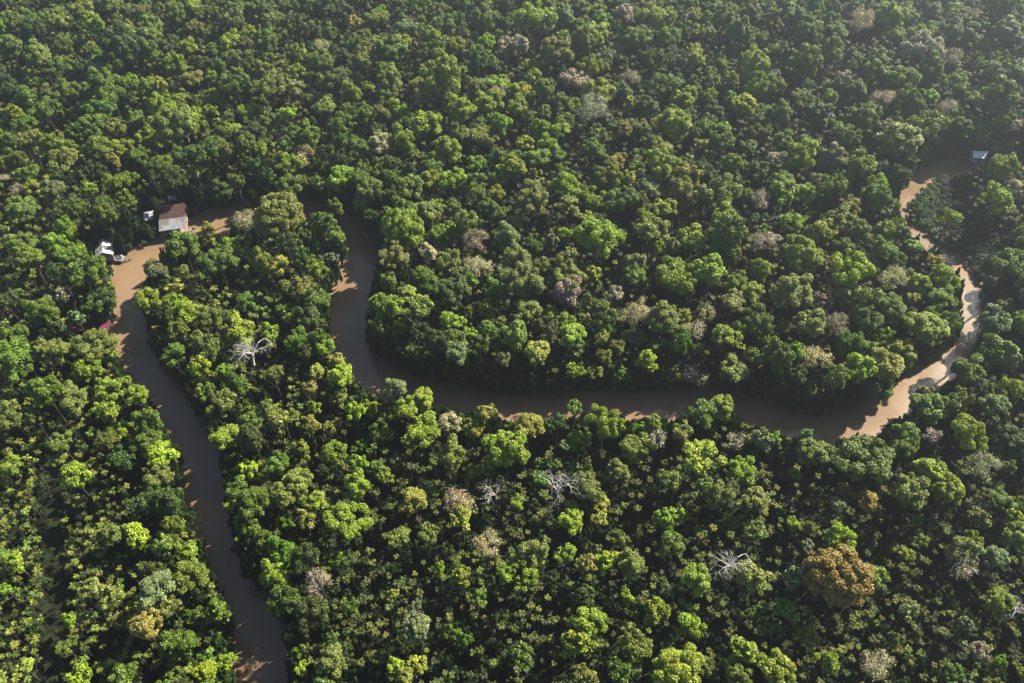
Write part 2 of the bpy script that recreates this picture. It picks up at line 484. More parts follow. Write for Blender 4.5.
# ------------------------------------------------------------------ trees read off the photo: tile origin, then x y width colour (in quarter pixels)
TILES = {
(0,0): "235 85 70 y,130 120 80 d,480 190 150 d,505 130 90 o,600 140 90 o,380 275 70 k,700 50 90 g,840 50 70 g,930 60 120 o,780 115 60 o,835 135 60 g,750 190 70 l,680 190 100 d,590 200 100 g,460 265 60 s,700 260 90 l,640 345 60 y,690 500 150 o,650 440 110 l,940 320 130 g,930 515 70 l,260 370 110 g,430 350 130 g,400 430 120 g,460 515 80 o,370 500 120 g,490 595 80 l,400 590 100 g,455 640 60 y,250 635 120 o,190 575 80 l,55 450 60 l,100 500 90 g,110 560 100 o,20 560 70 l,60 640 80 g,560 620 70 g,820 610 120 d,150 220 110 o,40 190 90 o,240 270 100 g,180 440 130 g,370 100 90 l,300 150 50 l,560 40 90 o,60 90 80 g,330 30 90 o,755 560 40 w,985 580 80 g",
(256,0): "390 85 50 y,480 70 100 o,265 180 60 p,270 245 80 o,430 235 90 o,700 150 90 l,700 200 100 g,795 190 80 l,540 200 110 g,780 110 50 o,910 80 110 o,990 90 50 g,1000 190 80 k,890 235 80 g,740 320 180 l,870 340 90 o,670 390 70 p,380 375 90 l,330 320 110 d,60 340 120 o,155 350 70 s,130 455 60 v,820 440 110 l,680 500 100 l,580 560 90 l,770 600 110 l,500 580 80 p,480 520 50 o,400 590 110 g,500 455 70 o,520 390 70 g,430 460 80 g,530 320 100 o,340 500 100 g,210 540 90 g,190 620 80 p,130 665 110 l,545 650 60 o,490 660 60 g,880 655 70 l,280 430 80 o,930 410 90 l,980 500 90 l,810 535 70 g,970 370 60 p,170 210 60 l,20 600 50 l",
(512,0): "90 70 150 l,360 75 70 l,340 130 110 l,575 65 150 l,280 170 110 o,180 210 120 o,30 180 80 k,450 60 80 k,310 270 110 l,345 370 120 l,330 440 150 k,480 305 70 k,640 230 120 d,730 220 80 l,630 150 120 g,765 125 110 o,910 130 110 g,850 70 100 g,720 70 70 o,610 330 110 o,730 340 60 g,475 415 60 y,540 430 100 d,925 420 85 v,985 350 110 l,450 520 60 r,195 525 80 l,320 600 90 g,650 500 130 l,600 590 90 o,765 575 50 y,840 560 90 g,410 655 70 y,970 260 110 l,260 320 110 k,450 370 70 s,130 360 90 g,20 430 70 l,130 450 60 o,880 660 80 l,600 650 130 l,740 520 70 g,60 480 70 o,560 570 80 g,960 60 80 s,500 150 120 g,215 60 70 s",
(768,0): "375 80 110 k,350 25 60 s,490 60 110 l,560 75 60 s,665 40 60 s,160 130 120 g,265 130 90 g,85 60 100 g,250 205 110 o,150 250 130 g,25 200 60 l,310 320 100 k,245 390 60 l,355 360 70 o,460 390 90 k,560 420 120 g,540 310 130 g,450 240 80 o,430 290 110 g,650 290 140 g,620 190 140 k,770 140 140 g,740 230 80 k,900 285 80 s,930 390 160 g,1000 290 90 g,960 120 110 s,740 60 60 o,950 20 100 g,720 430 80 k,640 500 140 o,770 510 80 g,850 540 60 l,530 560 160 o,470 510 70 s,400 470 110 g,320 540 110 g,200 470 130 d,140 400 100 g,30 340 100 g,60 450 80 o,20 510 50 o,60 560 80 g,130 620 100 l,30 640 80 k,370 660 100 l,450 660 60 k,945 490 70 g,1000 500 60 k,940 665 100 l,520 140 60 l",
(0,171): "130 70 70 l,210 75 80 s,70 80 60 p,355 75 58 v,460 50 100 l,20 30 50 p,80 290 100 g,280 340 110 g,350 400 140 g,260 490 70 k,400 520 130 d,620 400 100 s,730 300 110 g,830 235 60 y,980 195 110 p,920 300 80 l,870 360 130 g,735 400 50 o,700 470 70 y,590 520 100 l,750 570 110 l,840 590 90 o,955 645 130 l,384 700 150 o,60 660 90 g,120 350 100 g,160 560 110 g,30 520 100 d,300 590 60 s,420 460 60 l,890 80 120 d,700 30 100 d",
(256,171): "90 180 175 o,590 235 170 l,550 335 130 o,690 330 80 p,770 370 100 o,885 275 100 k,895 380 110 p,690 170 110 o,620 60 110 o,455 80 100 o,420 130 60 l,530 170 50 l,340 30 100 l,250 50 60 o,140 60 130 g,205 40 35 v,790 30 120 l,700 40 80 l,880 90 90 o,960 90 70 l,930 150 80 g,980 170 50 l,790 150 80 g,840 200 90 o,1000 390 80 o,960 480 90 g,860 440 60 l,920 550 80 l,970 610 60 o,780 600 90 l,850 570 50 g,860 650 60 l,530 540 110 l,610 500 100 y,650 560 120 o,530 440 70 g,100 385 90 y,20 360 80 o,240 400 90 l,200 480 120 o,240 510 120 g,320 260 80 o,340 330 60 l,270 210 80 g,320 140 60 g,300 350 50 s",
(512,171): "90 20 60 o,80 110 140 o,220 60 100 l,225 140 100 o,320 110 100 l,440 110 130 g,300 190 70 y,350 190 50 o,340 260 170 l,540 60 100 s,470 30 60 l,700 20 90 y,680 90 120 o,830 90 160 o,890 80 60 l,850 190 110 l,940 90 50 l,1000 120 80 k,970 190 40 s,610 150 80 l,540 180 90 l,560 240 110 o,590 310 60 l,720 270 100 v,640 300 60 o,890 330 60 l,860 250 160 g,1005 280 90 k,20 350 90 o,40 440 150 o,215 360 90 o,230 430 130 o,220 480 120 k,285 390 40 o,320 410 70 l,365 330 55 y,410 490 80 k,490 370 90 o,490 420 100 g,650 430 150 l,790 400 120 l,360 560 110 g,60 560 100 o,150 570 60 l,215 600 70 l,290 595 50 y,240 655 90 l,370 620 90 g,500 570 130 p,610 590 140 o,690 590 70 y,720 640 100 k,785 575 70 p,900 450 80 l,890 520 90 o,1000 400 90 l,960 480 100 l,980 600 130 g,850 660 110 l,20 200 60 l,90 290 80 g,360 665 60 l",
(768,171): "60 90 110 l,260 60 130 g,150 90 80 l,430 110 120 g,440 60 90 l,330 150 80 y,220 250 100 l,360 240 100 o,290 190 100 g,140 340 150 l,300 310 90 g,330 390 170 l,460 310 110 g,470 240 80 l,528 250 78 o,585 300 60 l,668 362 70 y,698 424 100 l,500 430 110 p,600 460 90 l,100 490 150 o,230 510 80 k,320 500 100 o,400 520 110 g,480 550 130 g,580 510 60 o,170 610 130 o,60 620 60 l,280 610 100 k,360 570 60 y,400 600 90 g,640 630 140 l,690 500 90 g,910 100 110 l,930 150 80 y,1000 80 90 p,980 370 150 g,900 600 110 s,20 270 60 k,100 270 40 s,950 550 80 o",
(0,342): "60 70 180 g,210 40 120 o,350 110 110 l,290 230 110 o,440 200 110 l,430 280 90 l,430 400 100 o,640 450 110 v,630 540 100 o,300 540 130 l,240 400 100 o,240 470 60 o,40 270 80 o,40 320 100 o,40 490 90 l,550 210 90 l,440 50 60 l,900 120 70 l,905 380 100 l,890 250 130 o,820 200 80 g,1004 60 105 w,990 510 90 l,920 650 60 l,700 60 110 g,180 200 120 g,120 290 60 o",
(256,342): "340 140 100 v,320 75 70 y,240 115 60 y,330 225 70 o,70 130 90 o,560 190 90 s,600 265 100 l,670 230 90 l,665 360 130 l,920 280 80 y,870 350 80 y,780 450 120 o,995 430 165 l,870 520 70 l,770 330 100 p,110 310 90 o,215 330 80 y,410 480 70 l,400 570 100 l,170 560 100 o,240 640 90 l,130 610 120 o,630 640 110 y,820 640 120 p,960 620 70 w,370 715 170 l,90 490 80 g,40 270 70 o,280 20 80 l,640 40 70 d,810 50 90 s,990 70 60 s,220 190 70 o",
(512,342): "100 45 100 y,250 120 70 l,330 120 70 g,430 130 90 g,540 75 80 l,725 125 130 k,885 110 110 o,900 10 60 l,970 60 80 o,420 20 60 o,250 20 80 o,250 260 60 o,370 320 150 l,65 340 120 y,270 400 100 g,500 420 120 o,585 390 80 k,680 360 90 o,570 320 60 l,840 260 100 l,760 280 110 g,765 460 150 v,900 395 80 k,1000 390 90 s,920 520 120 l,880 585 60 s,820 610 110 g,420 520 100 o,630 550 90 o,300 580 120 o,190 600 110 w,245 660 60 l,970 640 110 o,170 490 50 g,350 650 80 y,210 415 40 s,20 640 60 l,180 320 70 d,770 560 60 g",
(768,342): "120 40 80 l,200 60 110 p,360 110 120 l,470 90 110 y,430 170 150 g,630 200 60 o,640 260 130 g,720 250 90 g,900 250 110 s,980 190 110 l,920 40 130 g,800 110 110 g,800 360 150 l,665 375 70 k,870 500 110 p,390 470 220 g,570 600 130 o,650 520 110 l,720 590 110 l,190 440 110 o,20 390 60 l,150 380 60 s,400 640 80 G,300 590 60 s,280 650 60 s,930 640 100 g,830 660 80 p,860 610 60 o,960 500 60 g,990 400 110 d,560 370 110 g,540 420 100 g",
(0,512): "755 160 90 l,760 260 120 g,620 320 130 s,585 445 130 G,670 380 90 o,820 640 90 v,900 600 90 l,870 400 100 g,320 660 100 l,370 310 90 o,450 350 100 o,60 200 80 l,20 310 60 l,460 90 110 o,280 430 60 l,270 540 80 g,470 440 60 o,100 620 70 y",
(256,512): "200 30 90 o,30 110 90 g,65 250 110 l,250 290 120 k,690 90 90 o,820 20 100 y,920 120 110 p,820 255 80 l,890 350 70 g,640 455 100 s,840 510 60 g,600 660 70 o,560 610 70 l,1000 240 80 l,185 630 60 l,640 370 40 s,545 330 50 y",
(512,512): "235 40 110 l,215 165 80 l,370 200 90 v,300 215 90 o,475 205 110 o,610 30 80 l,640 130 110 o,740 270 110 l,855 225 110 w,960 260 130 o,975 80 100 o,310 440 120 l,255 530 110 l,660 620 190 l,930 560 110 l,910 660 100 o,290 660 100 o,80 170 110 o,60 270 100 l,20 200 60 l,350 30 70 y",
(768,512): "280 255 230 r,120 260 100 s,435 260 90 o,155 140 60 s,165 60 50 o,560 390 90 s,430 600 120 p,40 630 130 l,780 200 130 k,780 150 110 o,900 180 110 s,990 100 110 o,980 20 60 l,850 30 80 o,920 360 110 l,985 415 80 w,790 450 60 s,70 390 80 g,930 600 40 l,240 600 90 l,820 110 80 l",
}

# trees: dicts with pixel centre, base, crown radius, height
def make_tree(px, py, wpx, c, hmin=None):
    z = 11.0
    for _ in range(3):
        p = at(px, py, z)
        dep = (p - EYE) @ FW
        r = wpx * dep / F / 2 * 1.14
        r = max(r, 1.2)
        zf = .9
        h = min(9.0 + 1.8 * r + jitter, 24)
        z = h - r * zf
    return dict(px=px, py=py, w=wpx, c=c, r=r, h=h, zc=z, x=p[0], y=p[1], dep=dep, listed=True)

trees = []
for (ox, oy), s in TILES.items():
    for it in s.split(','):
        a = it.split()
        jitter = rnd.uniform(-1.2, 2.2)
        trees.append(make_tree(ox + float(a[0]) / 4, oy + float(a[1]) / 4, float(a[2]) / 4, a[3]))
# a crown over the water has its foot moved down until it stands on the bank
for t in trees:
    for _ in range(26):
        d = sdist(np.array([t['x']]), np.array([t['y']]), POLY)[0]
        if d > .6 or t['zc'] < 3.2:
            break
        t['zc'] -= .7; t['h'] -= .7
        p = at(t['px'], t['py'], t['zc'])
        t['x'], t['y'] = p[0], p[1]

# ------------------------------------------------------------------ where nothing tall may stand in front of what the photo shows
yy, xx = np.mgrid[-80:780, -100:1130].astype(float)
KEEP = inside(xx, yy, POLY_PX)
for cx, cy, rx, ry in ((174, 213, 17, 20), (150, 214, 9, 9), (190, 208, 8, 8), (176, 232, 16, 6), (105, 252, 14, 12), (120, 259, 9, 6), (978, 156, 9, 5), (79, 327, 11, 7), (105, 326, 6, 6), (88, 331, 6, 3), (980, 162, 8, 4), (133, 239, 7, 5)):
    KEEP |= ((xx - cx) / rx) ** 2 + ((yy - cy) / ry) ** 2 < 1
KEEP_LOW = KEEP.copy()
KEEP |= (np.abs(xx - 55 - 3 * np.sin(yy / 30)) < 7) & (yy > 435)
def kept(x, y, z, r, KEEP=KEEP):
    """Would foliage of radius r about (x,y,z) cover something that must stay in view?"""
    px, py, dep = proj((x, y, z))
    rp = r * F / dep
    for dx, dy in ((0, 0), (1.05, 0), (-1.05, 0), (0, -1.05), (0, .9), (.75, .65), (-.75, .65), (.75, -.75), (-.75, -.75)):
        i, j = int(py + dy * rp) + 80, int(px + dx * rp) + 100
        if 0 <= i < KEEP.shape[0] and 0 <= j < KEEP.shape[1] and KEEP[i, j]:
            return True
    return False

def palmy(px, py):
    """0 = closed broadleaf canopy, 1 = palm thicket, from where each stands in the forest."""
    v = 0.0
    if py > 350 and px < 240: v = 1.0
    if 130 < px < 345 and 215 < py < 480: v = max(v, .9)
    if px < 150 and 180 < py < 350: v = max(v, .8)
    if py > 440: v = max(v, .85)
    if px > 860 and 175 < py < 330: v = max(v, .5)
    if py < 210: v = max(v, .25 if px < 420 else .05)
    return v

cell = {}
def reg(t):
    cell.setdefault((int(t['x'] // 12), int(t['y'] // 12)), []).append(t)
def near(x, y):
    a, b_ = int(x // 12), int(y // 12)
    return [t for i in (-1, 0, 1) for j in (-1, 0, 1) for t in cell.get((a + i, b_ + j), ())]
for t in trees:
    reg(t)

def ground_points(step, seed):
    R = random.Random(seed)
    pts = []
    y = 25.0
    row = 0
    while y < 385:
        half = (np.hypot(y, CAM_Z) * 1.08 * .66 + 34)
        x = -half + (row % 2) * step / 2
        while x < half + 12:
            pts.append((x + R.uniform(-.45, .45) * step, y + R.uniform(-.45, .45) * step))
            x += step
        y += step * .87
        row += 1
    A = np.array(pts)
    sd = sdist(A[:, 0], A[:, 1], POLY)
    R.shuffle(idx := list(range(len(pts))))
    return [(pts[i][0], pts[i][1], sd[i]) for i in idx]

# discs of the crowns read off the photo: nothing filled in may stand in front of them
ZB = np.zeros(KEEP.shape)
for t in trees:
    rp = t['w'] / 2 * .86
    i0, i1, j0, j1 = int(t['py'] - rp) + 80, int(t['py'] + rp) + 82, int(t['px'] - rp) + 100, int(t['px'] + rp) + 102
    i0, j0 = max(i0, 0), max(j0, 0)
    sub = (yy[i0:i1, j0:j1] - t['py']) ** 2 + (xx[i0:i1, j0:j1] - t['px']) ** 2 < rp * rp
    ZB[i0:i1, j0:j1] = np.maximum(ZB[i0:i1, j0:j1], np.where(sub, t['dep'], 0))
LOW = inside(xx, yy, np.array([(906, 196), (925, 182), (942, 176), (962, 195), (968, 235), (1006, 250), (1008, 290), (1012, 318), (988, 322), (974, 292), (953, 262), (924, 241), (905, 216)], float))
def low(px, py):
    i, j = int(py) + 80, int(px) + 100
    return 0 <= i < LOW.shape[0] and 0 <= j < LOW.shape[1] and LOW[i, j]

def covers(x, y, z, r):
    px, py, dep = proj((x, y, z))
    rp = r * F / dep
    for dx, dy in ((0, 0), (.7, 0), (-.7, 0), (0, -.7), (0, .7)):
        i, j = int(py + dy * rp) + 80, int(px + dx * rp) + 100
        if 0 <= i < ZB.shape[0] and 0 <= j < ZB.shape[1] and ZB[i, j] > dep:
            return True
    return False

fill = []
# closed wood along the banks first, tall enough to shade the water
for x, y, d in ground_points(3.0, 15):
    if not .6 < d < 11:
        continue
    px, py, dep = proj((x, y, 8))
    if low(*proj((x, y, 1))[:2]):
        continue
    for r, h in ((3.0, 15), (2.7, 14), (2.4, 12.5), (2.3, 10), (2.0, 8.5), (1.7, 7)):
        r *= rnd.uniform(.9, 1.15); h *= rnd.uniform(.9, 1.15)
        zc = h - r * .85
        if any((x - t['x']) ** 2 + (y - t['y']) ** 2 < (.74 * (r + t['r'])) ** 2 for t in near(x, y)) or kept(x, y, zc, r) or kept(x, y, zc * .5, r * .6) or covers(x, y, zc, r):
            continue
        t = dict(px=px, py=py, w=2 * r * F / dep, c=rnd.choices('dglo', [34, 40, 16, 10])[0], r=r, h=h, zc=zc, x=x, y=y, dep=dep, listed=False, bank=True)
        fill.append(t); reg(t)
        break
for x, y, d in ground_points(4.0, 5):
    if d < 1.0:
        continue
    px, py, dep = proj((x, y, 10))
    v = palmy(px, py)
    if low(*proj((x, y, 1))[:2]):
        continue
    if rnd.random() < v * .86:
        continue
    r = rnd.choice([1.5, 1.8, 2.1, 2.4, 2.7, 3.1, 3.6] if py > 300 else [2.4, 3.0, 3.6, 4.2, 4.8])
    h = min(6.5 + 1.7 * r + rnd.uniform(-1.5, 2.5), 20)
    zc = h - r * .85
    if any((x - t['x']) ** 2 + (y - t['y']) ** 2 < (.78 * (r + t['r'])) ** 2 for t in near(x, y)):
        continue
    if kept(x, y, zc, r) or kept(x, y, zc * .5, r * .6):
        continue
    if covers(x, y, zc, r):
        continue
    c = rnd.choices('dglosk', [17, 38, 25, 17, 3, .4])[0]
    t = dict(px=px, py=py, w=2 * r * F / dep, c=c, r=r, h=h, zc=zc, x=x, y=y, dep=dep, listed=False)
    fill.append(t); reg(t)

palms = []
pc = {}
for x, y, d in ground_points(1.3, 6):
    if d < .8:
        continue
    px, py, dep = proj((x, y, 8))
    v = palmy(px, py)
    if low(*proj((x, y, 1))[:2]):
        continue
    gap = math.sin(x * .19 + 1.7 * math.sin(y * .11)) + math.sin(y * .23 + 1.3 * math.sin(x * .13))
    if px > 250 and py > 400 and rnd.random() < (.72 if gap < -.1 else .30):
        continue
    if rnd.random() > .50 + .5 * v:
        continue
    r = rnd.uniform(.55, 1.05)
    h = rnd.uniform(4.0, 10.5)
    if any((x - t['x']) ** 2 + (y - t['y']) ** 2 < (.72 * t['r']) ** 2 for t in near(x, y)):
        continue
    if kept(x, y, h, r) or kept(x, y, h * .5, .5) or covers(x, y, h, r * .6):
        continue
    k = (int(x // 3), int(y // 3))
    if any((x - q['x']) ** 2 + (y - q['y']) ** 2 < .95 ** 2 for i in (-1, 0, 1) for j in (-1, 0, 1) for q in pc.get((k[0] + i, k[1] + j), ())):
        continue
    q = dict(x=x, y=y, h=h, r=r, px=px, py=py, dep=dep)
    pc.setdefault(k, []).append(q)
    palms.append(q)

shrubs = []
for x, y, d in ground_points(2.9, 7):
    if d < .3:
        continue
    px, py, _ = proj((x, y, 1))
    lw = low(px, py)
    for h, r in ((rnd.uniform(4.5, 7.5) if d < 9 else rnd.uniform(2.0, 5.5), rnd.uniform(1.3, 2.2)), (rnd.uniform(2.5, 3.5), 1.4), (rnd.uniform(1.2, 2.0), 1.1), (1.0, .8)):
        if lw and h > 2.2:
            continue
        if not kept(x, y, h * .7, r * .7, KEEP if h > 1.1 else KEEP_LOW):
            break
    else:
        continue
    shrubs.append(dict(x=x, y=y, h=h, r=r, low=lw and px < 938))
for x, y, d in ground_points(1.9, 8):
    if not .4 < d < 11 or low(*proj((x, y, 1))[:2]):
        continue
    for h in (rnd.uniform(6, 9), rnd.uniform(4, 6), rnd.uniform(2.5, 4)):
        r = rnd.uniform(1.1, 1.9)
        if not kept(x, y, h * .75, r) and not covers(x, y, h, r * .7):
            shrubs.append(dict(x=x, y=y, h=h, r=r, low=False))
            break
for x, y, d in ground_points(1.4, 9):
    px, py, _ = proj((x, y, 1))
    if d > .4 and low(px, py):
        shrubs.append(dict(x=x, y=y, h=rnd.uniform(.9, 1.8), r=rnd.uniform(.8, 1.2), low=px < 940))
print('trees', len(trees), 'fill', len(fill), 'palms', len(palms), 'shrubs', len(shrubs))

# ------------------------------------------------------------------ landmarks for the labels
LM = [
 ('the rust-orange crown', 838, 576), ('the golden-yellow tree', 146, 623), ('the white leafless tree', 726, 568), ('the dead grey tree', 559, 492),
 ('the red-roofed house', 174, 213), ('the white-roofed hut', 105, 251), ('the far riverside hut', 978, 156), ('the chalk-white bare tree', 251, 357),
 ('the bright yellow crown', 89, 190), ('the vivid lime crown', 743, 105), ('the huge pale crown by the bend', 278, 216), ('the big lime crown on the riverbank', 403, 230),
 ('the small golden tree', 868, 502), ('the forked white snag', 496, 497), ('the twin pink-grey crowns', 700, 440),
 ('the crimson-roofed shelters', 92, 328), ('the lemon-yellow tree', 205, 672), ('the dark trench', 55, 560), ('the orange-brown tree', 624, 130),
 ('the pale fluffy crown', 428, 253), ('the sage-green tree', 416, 625), ('the sunlit eastern bend', 885, 405), ('the grassy point', 925, 205)]
DIRS = ['right of', 'above and right of', 'above', 'above and left of', 'left of', 'below and left of', 'below', 'below and right of']
NUM = ['', 'one', 'two', 'three', 'four', 'five', 'six', 'seven', 'eight', 'nine', 'ten', 'eleven', 'twelve', 'thirteen', 'fourteen', 'fifteen']
used = set()
def place_words(px, py, unit=24.0, rank=0):
    c = sorted(LM, key=lambda l: (l[1] - px) ** 2 + (l[2] - py) ** 2)
    n, x, y = c[rank]
    d = math.hypot(px - x, py - y)
    a = math.degrees(math.atan2(y - py, px - x)) % 360
    k = max(1, round(d / unit))
    return ('just' if k <= 1 else f'{NUM[min(k, 15)]} tree-widths') + ' ' + DIRS[int((a + 22.5) // 45) % 8] + ' ' + n
def unique(first, px, py, ranks=3):
    for rk in range(ranks):
        s = f'{first}, {place_words(px, py, rank=rk)}'
        if s not in used and len(s.replace('-', ' ').split()) <= 17:
            used.add(s)
            return s
    return None

CNAME = {'d': 'dark green', 'g': 'mid-green', 'l': 'lime-green', 'y': 'golden', 'o': 'olive', 'p': 'pale tan', 'k': 'pinkish-grey', 'r': 'rust-brown', 's': 'sage-green', 'v': 'vivid lime', 'G': 'golden', 'w': 'bare white', 'W': 'chalky white'}
SPECIAL = {(727, 568): 'large white leafless tree with crooked limbs among the southern palms', (559.5, 492): 'dead grey-white tree with spreading bare limbs south of the river, amid green crowns',
 (496, 497): 'small forked white snag without leaves, just left of a larger dead tree', (251, 357): 'chalk-white bare tree standing inside the western river loop',
 (1014, 616): 'small bare white tree at the far lower right edge of the forest', (189, 140): 'tiny bare white limbs poking out of the canopy above the red-roofed house',
 (428.5, 253.5): 'pale fluffy tan crown just below the big lime crown on the riverbank', (658, 439): 'pinkish-grey feathery crown on the south bank, the left of twin pale crowns',
 (737, 440): 'pinkish-grey feathery crown on the south bank, the right of twin pale crowns',
 (838, 576): 'great rust-orange domed crown, the largest tree among the southern palms',
 (146, 623): 'golden-yellow tree standing out of the palm thicket by the lower-left river arm', (743, 105): 'vivid lime-green crown glowing alone in the dark upper canopy',
 (89, 190): 'small bright yellow crown above the white-roofed hut', (867, 502): 'small golden tree south of the eastern river bend',
 (205, 672): 'lemon-yellow bushy tree on the bank at the bottom of the river', (403, 230): 'big domed lime-green tree on the outer bank of the middle bend',
 (278, 216): 'huge pale olive crown overhanging the river near the red-roofed house', (624, 130): 'small orange-brown round tree in the upper canopy',
 (416, 626): 'pale sage-green open tree alone among dark southern palms'}

def klass(r):
    return 'S' if r < 2.8 else ('M' if r < 4.4 else 'L')

def vary(c, R, amt=.16):
    t = TINT[c]
    g = R.uniform(1 - amt, 1 + amt)
    return tuple(max(x * g * R.uniform(1 - amt * .6, 1 + amt * .6), .004) for x in t)

PROTO_OBJ = {}
def remember(o):
    PROTO_OBJ.setdefault(o.data.name, o)
    return o

cap = sorted([t for t in trees if t['c'] not in 'pkwW'], key=lambda t: -t['w'])
named = [t for t in cap if any(math.hypot(k[0] - t['px'], k[1] - t['py']) < 3 for k in SPECIAL)]
indiv = set(id(t) for t in (named + [t for t in cap if not any(t is n for n in named)])[:298])
BARE = []
for k in range(4):
    mb = branches(40 + k, levels=6, base=.066, spread=.9)
    BARE.append(mb.mesh('crown', M_PALE))
SKEL = [branches(60 + k, levels=2, base=.05, spread=.8).mesh('limb', M_PALE) for k in range(2)]

rest = list(fill)
for t in trees:
    R = random.Random(int(t['px'] * 31 + t['py'] * 977))
    c = t['c']
    if c not in 'pkwW' and id(t) not in indiv:
        rest.append(t); continue
    size = 'tiny' if t['r'] < 1.9 else 'small' if t['r'] < 2.7 else 'mid-sized' if t['r'] < 3.7 else 'large' if t['r'] < 5 else 'huge'
    lab = next((v for k, v in SPECIAL.items() if math.hypot(k[0] - t['px'], k[1] - t['py']) < 3), None)
    kind, word = ('broadleaf_tree', 'tree') if c not in 'pkwW' else ('feathery_tree', 'feathery tree') if c != 'w' else ('bare_tree', 'leafless tree')
    if lab is None:
        lab = unique(f'{size} {CNAME[c]} {word}', t['px'], t['py']) or unique(f'{CNAME[c]} {word} {["", "in the crowded canopy"][1]}', t['px'], t['py'])
    if lab is None:
        rest.append(t); continue
    t['drawn'] = True
    e = tag(empty(kind, (t['x'], t['y'], .8), R.uniform(0, 6.28)), lab, 'tree', {'broadleaf_tree': 'broadleaf trees of the rainforest canopy', 'feathery_tree': 'pale dry-crowned trees in the canopy', 'bare_tree': 'leafless white trees'}[kind])
    if c == 'w':
        cr = link('crown', R.choice(BARE), e)
        cr.location = (0, 0, t['zc'] + .8)
        cr.scale = (t['r'] * 1.45,) * 3
        tk = remember(link('trunk', R.choice(TRUNKS), e))
        s = max(t['zc'] - .8 - t['r'] * .9, 2)
        tk.scale = (s, s, s)
        continue
    cl = klass(t['r'])
    dome = c not in 'kpw' and any(math.hypot(k[0] - t['px'], k[1] - t['py']) < 3 for k in SPECIAL)
    pool = [PROTO['round'][0 if cl == 'L' else 1]] if dome else PROTO[cl + 'f'] if c == 'W' or c in 'kp' and R.random() < .75 else PROTO[cl]
    cr = remember(link('crown', R.choice(pool), e))
    cr.location = (0, 0, t['zc'] - .8)
    cr.rotation_euler = (R.uniform(-.12, .12), R.uniform(-.12, .12), R.uniform(0, 6.28))
    s = t['r'] / (1.04 if dome else .92)
    cr.scale = (s * R.uniform(.86, 1.14), s * R.uniform(.86, 1.14), s * (1.0 if dome else R.uniform(.75, 1.15)))
    cr['tint'] = vary(c, R)
    t['scale'] = s
    if pool is PROTO.get(cl + 'f'):
        lb = link('limb', R.choice(SKEL) if c != 'W' else BARE[1], e)
        lb.location = cr.location
        lb.scale = (s * .9,) * 3
    tk = remember(link('trunk', R.choice(TRUNKS), e))
    s = t['zc'] - .8
    tk.scale = (s, s, s)

missing = [v for v in SPECIAL.values() if v not in [o.get('label') for o in sc.objects]]
print('special labels without a tree:', missing)
# every shape must be owned by at least one tree so that the wood beyond can reuse it
def owner(me):
    if me.name not in PROTO_OBJ:
        return None
    return PROTO_OBJ[me.name]

# ------------------------------------------------------------------ palms: about 280 of those that show largest stand alone
def hidden(q):
    e = EYE - np.array([q['x'], q['y'], q['h']])
    e = e / np.linalg.norm(e)
    for t in near(q['x'], q['y']):
        v = np.array([t['x'], t['y'], t['zc']]) - np.array([q['x'], q['y'], q['h']])
        s = v @ e
        if s > 0 and np.linalg.norm(v - e * s) < t['r'] * 1.0:
            return True
    return False
order = sorted(palms, key=lambda q: -q['r'] / q['dep'])
solo, mass = [], []
for q in order:
    Rq = random.Random(int(q['x'] * 131 + q['y'] * 7)); q['word'] = {.45: 'dark green ', .7: 'dull green ', 1.5: 'bright green '}.get(Rq.choice([.45, .7, .9, 1.1, 1.5]), '')
    if len(solo) < 280 and 4 < q['px'] < 1020 and 4 < q['py'] < 679 and not hidden(q):
        lab = unique(q['word'] + 'star-shaped palm', q['px'], q['py'], 2)
        if lab:
            q['label'] = lab
            solo.append(q)
            continue
    mass.append(q)
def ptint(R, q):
    g = R.choice([.45, .7, .9, 1.1, 1.5]) * (1.25 if q['px'] < 300 else .8)  # palms outside the west dimmed: fewer sunlit there, put into the tint
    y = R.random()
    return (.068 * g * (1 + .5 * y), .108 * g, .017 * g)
for q in solo:
    R = random.Random(int(q['x'] * 131 + q['y'] * 7))
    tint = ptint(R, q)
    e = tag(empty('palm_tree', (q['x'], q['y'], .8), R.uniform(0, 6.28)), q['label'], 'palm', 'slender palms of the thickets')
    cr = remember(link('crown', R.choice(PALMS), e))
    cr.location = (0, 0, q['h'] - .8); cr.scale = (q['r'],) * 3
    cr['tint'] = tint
    tk = remember(link('trunk', PTRUNK, e))
    s = q['h'] - .8
    tk.scale = (s, s, s)

